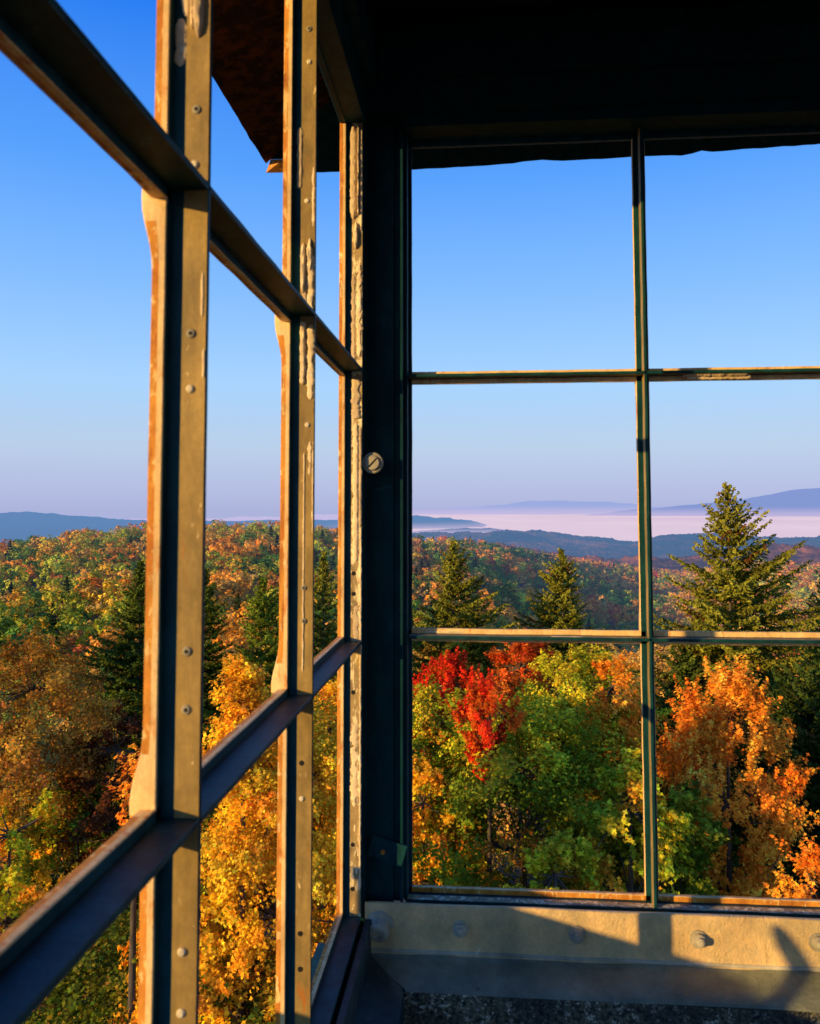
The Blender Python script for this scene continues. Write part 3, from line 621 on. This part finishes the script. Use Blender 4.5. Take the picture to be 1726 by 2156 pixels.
def broadleaf(H, zc, rh, rv, ncl, nlf, lsize, pal, seed, shape='round', clump=.45, tmpl=T_LEAF, up=.4, spread=1., dark=.0, patches=None, solid=False, toppal=None):
    """local coords: origin at the foot. zc crown centre height; rh, rv radii. pal = [(weight, rgb)]"""
    rg = np.random.default_rng(seed)
    th = rg.uniform(0, 2*np.pi, ncl); cz = rg.uniform(-1, 1, ncl); rr = rg.uniform(.30, 1, ncl)**.5
    sr = np.sqrt(1-cz**2)
    lob = 1+.22*np.sin(3*th+seed)+.15*np.sin(5*th+2*seed+cz*4)+.12*rg.normal(size=ncl)
    if shape == 'vase': sr = sr*np.interp(cz, [-1, -.5, .2, .7, 1], [.5, .8, 1.05, .9, .55])
    if shape == 'cone': sr = np.interp(cz, [-1, -.3, .4, 1], [.9, 1., .62, .14])
    if shape == 'vase': lob = 1+(lob-1)*.45
    C = np.stack([rh*lob*rr*sr*np.cos(th), rh*lob*rr*sr*np.sin(th), zc+rv*cz*(.75+.25*rr)], 1)
    top = np.array([0, 0, H*.35])
    trunk = np.stack([np.zeros(9), np.zeros(9), np.linspace(0, zc+rv*.55, 9)], 1); trunk[1:, :2] += np.cumsum(rg.normal(size=(8, 2))*.05*rh*.4, 0)
    paths = [(trunk, np.linspace(.02*H**.8, .012, 9)+.004)]
    fork = []
    for i in range(ncl):
        k = min(8, max(2, int(9*(C[i, 2]-rv*.5*rr[i]-.2*rh)/(zc+rv*.55)))); s = trunk[k]; mid = s+(C[i]-s)*np.array([.6, .6, .35])+rg.normal(size=3)*.05*rh
        fork.append(s)
        if i < 70: paths.append((bez(s, mid, C[i], 6), np.linspace(.012*rh**.5+.006, .004, 6)))
    fork = np.array(fork)
    pw = np.array([p[0] for p in pal], float); pw /= pw.sum(); pc = np.array([p[1] for p in pal])
    ci = rg.choice(len(pal), ncl, p=pw); cc = pc[ci]
    if toppal is not None:
        tc = np.array([p[1] for p in toppal]); tw = np.array([p[0] for p in toppal], float); tk = rg.choice(len(toppal), ncl, p=tw/tw.sum()); cc = np.where((cz+rg.normal(size=ncl)*.12 > .62)[:, None], tc[tk], cc)
    if patches is not None:
        for (pt, rad, colr) in patches:
            dd = np.linalg.norm(C-np.array(pt), axis=1); cc = np.where((dd < rad)[:, None], np.array(colr)[None], cc)
    # leaves: several sprays per clump
    out = C-np.array([0, 0, zc-rv*.6]); out /= np.linalg.norm(out, axis=1, keepdims=True)+1e-9; out[:, 2] += up; out /= np.linalg.norm(out, axis=1, keepdims=True)
    nsp = 7; tot = ncl*nsp
    sd = rg.normal(size=(tot, 3))*.7+np.repeat(out, nsp, 0); sd /= np.linalg.norm(sd, axis=1, keepdims=True)
    sp0 = np.repeat(C, nsp, 0)+rg.normal(size=(tot, 3))*clump*.22*spread
    if shape == 'vase': sd = sd*.7+np.array([0, 0, .9]); sd /= np.linalg.norm(sd, axis=1, keepdims=True)
    ln = clump*rg.uniform(.5, 1.25, tot)*(1.35 if shape == 'vase' else 1)
    gk = .55 if shape == 'vase' else 1.
    per = max(1, nlf//tot); t = rg.uniform(0, 1, (tot, per))**.8
    P = sp0[:, None]+sd[:, None]*(t*ln[:, None])[..., None]+rg.normal(size=(tot, per, 3))*(.055*clump+.20*clump*(1-t)[..., None])*gk
    P[..., 2] -= (t**2*.25*clump)
    P = P.reshape(-1, 3); nl = len(P)
    oc = P-np.array([0, 0, zc]); oc /= np.linalg.norm(oc, axis=1, keepdims=True)+1e-9
    nrm = rg.normal(size=(nl, 3))*.55+np.array([0, 0, .38])+np.repeat(sd, per, 0)*.3+oc*.75
    if solid:
        cc0 = np.repeat(np.repeat(C, nsp, 0), per, 0); nrm = (P-cc0); nrm /= np.linalg.norm(nrm, axis=1, keepdims=True)+1e-9; P = cc0+nrm*clump*rg.uniform(.55, 1.05, (nl, 1))*np.array([1, 1, .8]); nrm = nrm*.6+oc*.8+rg.normal(size=(nl, 3))*.25
    size = lsize*rg.uniform(.6, 1.25, nl)
    V, Fc = cards(P, nrm, size, tmpl, rg)
    col = np.repeat(np.repeat(cc, nsp, 0), per, 0)
    b1 = np.repeat(rg.uniform(.7, 1.4, tot), per)*np.repeat(rg.uniform(.8, 1.25, ncl), nsp*per)
    b2 = rg.uniform(.6, 1.4, nl) if not solid else rg.uniform(.82, 1.18, nl)
    hue = rg.normal(size=(nl, 1))*.12
    col = col*(b1*b2)[:, None]; col[:, 0:1] *= 1+hue; col[:, 1:2] *= 1-hue*.4
    other = pc[rg.choice(len(pal), nl, p=pw)]; sw = rg.uniform(size=nl) < (.02 if solid else .12); col[sw] = other[sw]*b2[sw][:, None]
    # leaves get darker towards the crown centre
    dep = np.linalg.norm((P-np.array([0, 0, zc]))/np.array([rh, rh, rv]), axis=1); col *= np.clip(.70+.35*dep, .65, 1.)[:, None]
    K = len(tmpl)
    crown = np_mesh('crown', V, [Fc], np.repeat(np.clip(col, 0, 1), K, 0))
    tv, tf = tube_mesh(paths); trunkm = np_mesh('trunk', tv, [tf], smooth=True)
    return crown, trunkm
def spruce(H, slope, maxr, seed, dens=1., card=.10, col=(.085, .10, .018), brown=.12, bare=.02, gap=.30, zlow=.12):
    rg = np.random.default_rng(seed); paths = []
    n = 12; tr = np.stack([np.zeros(n), np.zeros(n), np.linspace(0, H, n)], 1); tr[2:-1, :2] += rg.normal(size=(n-3, 2))*.02
    paths.append((tr, np.linspace(.011*H, .006, n)))
    P = []; TD = []; CB = []; TP = []
    lopa, lopb = rg.uniform(0, 6.28, 2)
    d = .10
    while d < H*(1-zlow):
        z0 = H-d; L0 = min(maxr, slope*d*1.05+.12); nb = rg.integers(7, 11) if d > .8 else 5
        a0 = rg.uniform(0, 6.28)
        for b in range(nb):
            a = a0+b*6.283/nb+rg.normal()*.18; L = L0*rg.uniform(.60, 1.25)*(1+.20*math.sin(a+lopa+d*.5)+.14*math.sin(2*a+lopb-d*1.3))
            if rg.uniform() < .10: L *= .35
            upa = np.interp(d, [0, 1, 3.5, 8], [1.0, .55, .18, -.12])+rg.normal()*.08
            h = np.array([math.cos(a), math.sin(a), 0])
            p0 = np.array([0, 0, z0]); p2 = p0+h*L*math.cos(upa)+np.array([0, 0, L*math.sin(upa)+.10*L]); p1 = (p0+p2)/2+np.array([0, 0, -.10*L])
            m = max(4, int(L/.09)); B = bez(p0, p1, p2, m)
            if L > .25: paths.append((B[::max(1, m//5)], np.linspace(.010+.006*L, .003, len(B[::max(1, m//5)]))))
            bd = p2-p0; bd /= np.linalg.norm(bd); side = np.cross(bd, [0, 0, 1]); side /= np.linalg.norm(side)+1e-9
            bb = rg.uniform(.7, 1.3); isb = rg.uniform() < brown
            for k in range(m):
                s = k/(m-1)
                if s < .12 and L > .5: continue
                for sg in (-1, 1, 0):
                    if sg == 0: tl = .10*L*.5+.06; td = bd+np.array([0, 0, .25])+rg.normal(size=3)*.2
                    else:
                        tl = (.34*L*(1-s)**.7*min(1, s*3+.25)+.05)*rg.uniform(.7, 1.2); td = side*sg+bd*.75+np.array([0, 0, -.12])+rg.normal(size=3)*.18
                    td /= np.linalg.norm(td); cnt = max(2, int(tl/(card*.42)*dens))
                    q = (np.arange(cnt)+rg.uniform(0, 1, cnt))/cnt
                    pts = B[k]+td*(q*tl)[:, None]; pts[:, 2] -= q**2*tl*.22
                    P.append(pts+rg.normal(size=pts.shape)*.012); TD.append(np.repeat(td[None], cnt, 0))
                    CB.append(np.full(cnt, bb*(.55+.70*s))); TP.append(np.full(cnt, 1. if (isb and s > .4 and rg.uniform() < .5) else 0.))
        d += gap*rg.uniform(.75, 1.25)*np.interp(d, [0, 2, 6], [.62, 1, 1.25])
    P = np.concatenate(P); TD = np.concatenate(TD); CB = np.concatenate(CB); TP = np.concatenate(TP); nl = len(P)
    TD = TD+rg.normal(size=TD.shape)*.42
    V, Fc = cards(P, rg.normal(size=(nl, 3))*.8+np.array([0, 0, .3])+np.stack([P[:, 0], P[:, 1], P[:, 0]*0], 1)/(np.hypot(P[:, 0], P[:, 1])[:, None]+.05)*.7, card*rg.uniform(.7, 1.35, nl), T_NEED, rg, TD)
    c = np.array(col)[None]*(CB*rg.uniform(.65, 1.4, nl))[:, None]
    c = np.where(TP[:, None] > 0, np.array([[.20, .085, .02]])*rg.uniform(.6, 1.3, nl)[:, None], c)
    crown = np_mesh('crown', V, [Fc], np.repeat(c, 5, 0)); tv, tf = tube_mesh(paths, 6); return crown, np_mesh('trunk', tv, [tf], smooth=True)

def plant(kind, label, cat, loc, meshes, mats, scale=(1, 1, 1), rz=0., group=None, color=None):
    t = empty(kind, loc); t.rotation_euler = (0, 0, rz); t.scale = scale; tag(t, label, cat, group)
    for nm, me, mt in zip(('crown', 'trunk'), meshes, mats):
        if me.materials: o = bpy.data.objects.new(nm, me); COL.objects.link(o)
        else: o = link(nm, me, mt)
        o.parent = t
        if color is not None: o.color = (*color, 1)
    return t
ORANGE = [(5, (.80, .31, .028)), (3, (.76, .24, .022)), (2.5, (.82, .40, .045)), (.5, (.55, .15, .018))]
ORED = [(4, (.56, .115, .016)), (2, (.50, .07, .012)), (2, (.60, .19, .025)), (1, (.30, .11, .018))]
RED = [(5, (.60, .045, .014)), (3, (.48, .03, .012)), (1, (.60, .13, .018))]
GOLD = [(5, (.76, .44, .026)), (3, (.76, .35, .022)), (2, (.62, .42, .03)), (1, (.42, .19, .02))]
YGREEN = [(4, (.46, .42, .022)), (2.5, (.24, .29, .02)), (2.5, (.62, .48, .03)), (1, (.50, .24, .02))]
GREEN = [(4, (.10, .145, .010)), (2.5, (.17, .21, .016)), (1.2, (.32, .29, .02)), (.5, (.40, .17, .02))]
GREENR = [(4, (.10, .16, .013)), (2, (.22, .25, .02)), (2, (.42, .09, .015)), (1, (.45, .22, .02))]
DGREEN = [(5, (.032, .075, .010)), (2, (.06, .10, .012)), (.6, (.16, .14, .014))]
TAN = [(4, (.36, .20, .028)), (3, (.30, .13, .02)), (2, (.17, .15, .04)), (1, (.36, .15, .03))]
DRED = [(4, (.14, .045, .018)), (2, (.09, .035, .014)), (1, (.24, .07, .018))]
OLIVE = [(4, (.14, .145, .016)), (3, (.08, .11, .012)), (2, (.26, .20, .02)), (1, (.30, .13, .018))]
# kind, label, px, top, bottom, half width px, distance, palette, clumps, leaves, leaf size, shape
TREES = [
 ('maple_tree', 'bright orange maple with upswept branches at the right, in front of the big spruce', 1535, 1410, 1980, 148, 15.5, ORANGE, 150, 46000, .062, 'vase'),
 ('maple_sapling', 'low orange maple sapling at the bottom right above the sill', 1712, 1800, 2030, 58, 12.0, ORANGE, 20, 3500, .060, 'vase'),
 ('oak_tree', 'large deep green oak filling the middle of the front window', 1110, 1480, 2120, 290, 15.2, GREEN, 190, 80000, .075, 'round'),
 ('oak_tree', 'pale yellow green young oak just left of the upright bar in the front window', 1325, 1585, 2080, 105, 12.6, YGREEN, 60, 20000, .075, 'round'),
 ('maple_tree', 'crimson red maple at the upper left of the front window', 955, 1385, 1660, 105, 17.5, RED, 60, 24000, .065, 'vase'),
 ('maple_tree', 'small deep red maple between the crimson maple and the deep green oak', 1030, 1430, 1640, 62, 14.0, RED+ORED[:1], 34, 8000, .062, 'vase'),
 ('maple_tree', 'orange red maple behind the deep green oak', 1095, 1335, 1640, 95, 20.5, ORED, 70, 30000, .065, 'round'),
 ('maple_tree', 'yellow green maple right of the orange red one', 1228, 1368, 1660, 125, 17.2, YGREEN, 70, 30000, .065, 'round'),
 ('maple_tree', 'small orange maple above the pale young oak', 1292, 1395, 1600, 62, 16.4, ORANGE, 34, 12000, .06, 'round'),
 ('maple_tree', 'green maple flecked with red beside the corner post', 900, 1445, 1760, 130, 16.2, GREENR, 60, 24000, .065, 'round'),
 ('maple_tree', 'narrow golden orange maple along the left edge of the front window', 890, 1590, 2000, 75, 14.0, GOLD, 40, 16000, .06, 'round'),
 ('maple_sapling', 'bright yellow bush maple low beside the corner post', 950, 1800, 2080, 125, 13.4, GOLD, 50, 17000, .055, 'round'),
 ('oak_tree', 'green oak under the bright orange maple', 1425, 1650, 2100, 110, 13.6, GREEN, 70, 26000, .075, 'round'),
 ('oak_sapling', 'yellow tipped oak sapling low in the middle of the front window', 1170, 1775, 2060, 90, 11.6, YGREEN, 30, 8000, .08, 'round'),
 ('beech_tree', 'big golden yellow beech seen between the bars of the side window', 600, 1470, 2160, 190, 9.8, GOLD, 190, 90000, .044, 'round'),
 ('beech_tree', 'orange gold beech top rising above the golden beech', 512, 1400, 1760, 68, 9.3, ORANGE[:1]+GOLD, 50, 18000, .044, 'cone'),
 ('beech_tree', 'golden beech beside the corner post', 700, 1425, 1950, 80, 11.5, GOLD+ORANGE[:1], 60, 24000, .046, 'round'),
 ('maple_tree', 'brownish tan maple at the far left', 70, 1345, 1800, 160, 17.0, TAN, 110, 50000, .062, 'round'),
 ('maple_tree', 'dark red brown maple in shade left of the thick bar', 245, 1475, 1900, 90, 16.0, DRED, 60, 22000, .062, 'round'),
 ('maple_tree', 'dark green maple at the lower left', 170, 1630, 2200, 170, 16.4, DGREEN+YGREEN[:1], 110, 40000, .068, 'round'),
 ('maple_tree', 'yellow green maple at the left edge catching the sun', 15, 1655, 2060, 105, 14.4, YGREEN+GOLD[:2], 50, 17000, .065, 'round'),
 ('maple_tree', 'olive green maple in the bottom left corner', 240, 1960, 2500, 240, 12.6, OLIVE, 110, 36000, .068, 'round'),
 ('maple_tree', 'olive maple under the golden beech', 520, 2060, 2520, 190, 9.0, OLIVE+GOLD[:1], 90, 30000, .065, 'round'),
 ('maple_sapling', 'small orange twiggy maple left of the thick bar', 285, 1610, 1800, 28, 9.6, ORANGE, 12, 1500, .055, 'vase'),
 ('maple_tree', 'gold green maple between the golden beech and the olive maple', 395, 1760, 2250, 120, 9.6, GOLD+OLIVE[:2], 60, 22000, .06, 'round'),
]
for i, (kd, lb, px, ty, by, hw, d, pal, ncl, nlf, ls, shp) in enumerate(TREES):
    pc = at(px, (ty+by)/2, d); gz = float(ground(np.array([pc[0]]), np.array([pc[1]]))[0])
    ztop = at(px, ty, d)[2]; zbot = at(px, by, d)[2]; rv = (ztop-zbot)/2; rh = hw/CF*d*.90
    me = broadleaf(ztop-gz, (ztop+zbot)/2-gz, rh, rv*.92, ncl, nlf, ls, pal, 100+i, shp, clump=max(.26, min(.62, rh*.34)), up=.9 if shp != 'round' else .35, toppal=YGREEN[:3] if i in (2, 9) else None)
    plant(kd, lb, kd.split('_')[0], (pc[0], pc[1], gz), me, (M_LEAF, M_BARK))

SPR = [
 ('large olive green spruce rising above the fog at the right', 1530, 1025, 24, .47, 3.1, 31, .095, 1.15),
 ('spruce nearest the corner post in the front window', 953, 1143, 37, .47, 2.6, 32, .12, 1.),
 ('spruce in the middle of the front window', 1183, 1160, 39, .45, 2.6, 33, .12, 1.),
 ('spruce cut off by the right edge of the picture', 1752, 1168, 27, .42, 2.8, 34, .105, 1.),
 ('dark spruce half hidden behind the thick bar', 296, 1185, 31, .40, 3.0, 35, .11, 1.),
 ('dark spruce just right of the thick bar', 432, 1200, 36, .30, 2.3, 36, .12, 1.),
 ('bright green spruce between the two side bars', 552, 1222, 30, .40, 2.8, 37, .11, 1.),
 ('slender spruce with a bare tip beside the corner post', 682, 1165, 34, .24, 2.0, 38, .12, .9),
 ('dense dark spruce behind the bright orange maple at the right edge', 1735, 1385, 19, .62, 2.6, 39, .10, 1.2),
 ('low dark spruce behind the upright bar of the front window', 1440, 1345, 23, .55, 2.4, 40, .10, 1.1),
]
for i, (lb, px, ty, d, sl, mr, sd, cd, dn) in enumerate(SPR):
    p = at(px, ty, d); gz = float(ground(np.array([p[0]]), np.array([p[1]]))[0]); H = p[2]-gz
    colr = {4: (.10, .13, .016), 5: (.10, .13, .016), 6: (.17, .22, .02), 8: (.06, .09, .016), 9: (.09, .12, .018)}.get(i, (.25, .235, .026))
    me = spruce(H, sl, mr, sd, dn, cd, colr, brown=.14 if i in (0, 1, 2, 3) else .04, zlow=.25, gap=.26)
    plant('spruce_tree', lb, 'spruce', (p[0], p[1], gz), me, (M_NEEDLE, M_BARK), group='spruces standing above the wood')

# shared mid distance trees
HCOL = {'rust orange': (.92, .40, .055), 'brick red': (.74, .24, .07), 'golden yellow': (.92, .58, .06), 'olive green': (.44, .44, .045), 'dark green': (.13, .26, .045), 'tawny brown': (.76, .44, .10), 'crimson': (.78, .09, .05), 'light green': (.56, .58, .07)}
MIDP = [(1, (.62, .62, .62)), (1, (1., .92, .9)), (1, (.8, .85, .8)), (.6, (1.15, 1.1, 1.))]
mids = [broadleaf(12, 7.3, 2.5+.4*(k % 2), 4.4, 60, 9000, .19, MIDP, 300+k, 'round', clump=1.0, tmpl=T_QUAD) for k in range(4)]
def hilltree(seed, ncl=26, nlf=1000, ls=.62):
    return broadleaf(11, 6.6, 3.5, 4.3, ncl, nlf, ls, MIDP, seed, 'round', clump=1.15, tmpl=T_QUAD, solid=True)
hills_v = [hilltree(400+k, 36, 2600, .46) for k in range(6)]
hill_spr = [spruce(13, .27, 2.5, 500+k, .45, .34, (.05, .07, .02), 0, gap=.55) for k in range(2)]
# scattered positions, thinned by what the camera can see
def scatter(rmin, rmax, spacing, amin, amax, seed):
    rg = np.random.default_rng(seed); pts = []
    r = rmin
    while r < rmax:
        n = int((amax-amin)*r/spacing)
        a = np.linspace(amin, amax, n)+rg.normal(size=n)*.3*spacing/r+rg.uniform(0, spacing/r)
        rr = r+rg.normal(size=n)*.3*spacing; pts.append(np.stack([rr, a], 1)); r += spacing*.9
    q = np.concatenate(pts); ang = q[:, 1]+YAW; return -np.sin(ang)*q[:, 0], np.cos(ang)*q[:, 0], q[:, 0]
CN = list(HCOL); CW = {'left': [.27, .03, .14, .22, .17, .12, .008, .15], 'right': [.34, .13, .10, .10, .12, .22, .015, .05]}
rg = np.random.default_rng(55)
xs, ys_, rs_ = scatter(26, 950, 8.8, -.60, .60, 5)
zs_ = ground(xs, ys_); pxs_ = px_of(xs, ys_)
# skyline test from near to far: keep only trees whose top clears the running horizon of their bearing
order = np.argsort(rs_); bins = np.full(400, -9.)
keep = []; topel = (zs_+10.5)/rs_
for i in order:
    b = int(np.clip((pxs_[i]+500)/7, 0, 399)); hw = max(1, int(3.5/rs_[i]*1744/7))
    seg = bins[max(0, b-hw):b+hw+1]
    if topel[i] > seg.min()-.012: keep.append(i)
    e = (zs_[i]+6)/rs_[i]; seg[:] = np.maximum(seg, np.minimum(e, seg.max()+.02)); 
keep = np.array(keep)
# small warped patches of kinds
def pick(i):
    side = 'left' if pxs_[i] < 860 else 'right'; wgt = np.array(CW[side]); 
    q = math.sin(xs[i]*.045+ys_[i]*.02)+math.sin(ys_[i]*.05-xs[i]*.03+1)
    wgt = wgt*np.clip(np.array([1+.65*q, 1+.5*q, 1-.3*q, 1-.55*q, 1-.55*q, 1+.4*q, 1, 1-.45*q]), .05, 3); 
    if 950 < pxs_[i] < 1400 and 380 < rs_[i] < 820: wgt = wgt*np.array([.5, .8, .25, 1.2, 3.2, .8, .6, .5])  # more dark green trees here paint in the shade of this slope
    wgt = np.clip(wgt, .01, 9); return CN[rg.choice(8, p=wgt/wgt.sum())]
indiv = [i for i in keep if -100 < pxs_[i] < 1830][:262]
iset = set(indiv); rest = [i for i in keep if i not in iset]
def zone(i):
    p = pxs_[i]
    return 'left of the thick bar' if p < 310 else 'between the two side bars' if p < 600 else 'beside the corner post' if p < 860 else 'left of the front upright bar' if p < 1360 else 'around the big spruce'
for i in indiv:
    r = rs_[i]; cn = pick(i); colr = np.array(HCOL[cn])*rg.uniform(.8, 1.2)
    hmax = 13.5
    if r < 55: hmax = min(13.5, -.150*r-zs_[i])
    con = rg.uniform() < .10 and r > 60
    s = rg.uniform(.8, 1.12) if r < 110 else rg.uniform(.9, 1.35)
    if con:
        plant('spruce_tree', 'dark spruce among the autumn trees of the middle distance %s' % zone(i), 'spruce', (xs[i], ys_[i], zs_[i]-.3), hill_spr[i % 2], (M_HILL, M_BARK), (s, s, s*.95), rg.uniform(0, 6.28), 'middle distance spruces %s' % zone(i), (1, 1, 1))
        continue
    me = mids[i % 4] if r < 110 else hills_v[i % 6]
    sc0 = min(s, hmax/11.7) if r < 55 else s
    plant('forest_tree', '%s tree of the middle distance wood %s' % (cn, zone(i)), 'tree', (xs[i], ys_[i], zs_[i]-.2), me, (M_HILL, M_BARK), (s, s, sc0), rg.uniform(0, 6.28), '%s trees of the middle distance %s' % (cn, zone(i)), tuple(colr))
# the rest of the wooded hillside: one mass
tm = []
for k in range(6):
    v = hilltree(600+k, 24, 680, .84)[0]; n_ = len(v.vertices); co = np.empty(n_*3, np.float32); v.vertices.foreach_get('co', co)
    cc = np.empty(n_*4, np.float32); v.color_attributes['col'].data.foreach_get('color', cc); tm.append((co.reshape(-1, 3), cc.reshape(-1, 4)[:, :3])); bpy.data.meshes.remove(v)
sp_small = spruce(12, .25, 2.2, 777, .3, .62, (.045, .065, .022), 0, gap=1.0)[0]
n_ = len(sp_small.vertices); co = np.empty(n_*3, np.float32); sp_small.vertices.foreach_get('co', co); cc = np.empty(n_*4, np.float32); sp_small.color_attributes['col'].data.foreach_get('color', cc)
spt = (co.reshape(-1, 3), cc.reshape(-1, 4)[:, :3]); 
VV = []; CC = []; F4 = []; F5 = []; nb = 0
for i in rest:
    a = rg.uniform(0, 6.28); s = rg.uniform(.85, 1.45); ca, sa = math.cos(a)*s, math.sin(a)*s
    con = rg.uniform() < .06
    if con and rs_[i] > 500: con = rg.uniform() < .4
    co, cc = spt if con else tm[rg.integers(6)]
    if not con and rs_[i] > 600: co = co.reshape(-1, 4, 3)[::2]; m_ = co.mean(1, keepdims=True); co = (m_+(co-m_)*1.35).reshape(-1, 3); cc = cc.reshape(-1, 4, 3)[::2].reshape(-1, 3)
    v = np.stack([co[:, 0]*ca-co[:, 1]*sa+xs[i], co[:, 0]*sa+co[:, 1]*ca+ys_[i], co[:, 2]*s*.95+zs_[i]-.3], 1)
    colr = np.ones(3) if con else np.array(HCOL[pick(i)])*rg.uniform(.75, 1.25)
    VV.append(v); CC.append(cc*colr); K = 5 if con else 4
    (F5 if con else F4).append(np.arange(nb, nb+len(v)).reshape(-1, K)); nb += len(v)
fl = [np.concatenate(F4)]+([np.concatenate(F5)] if F5 else [])
me = np_mesh('distant_forest', np.concatenate(VV), fl, np.concatenate(CC))
o = link('distant_forest', me, M_HILL); tag(o, 'autumn wood in orange, red and green covering the far slopes and ridge', 'forest', kind='stuff')
print('trees individual', len(indiv), 'stuff', len(rest), 'verts', nb)
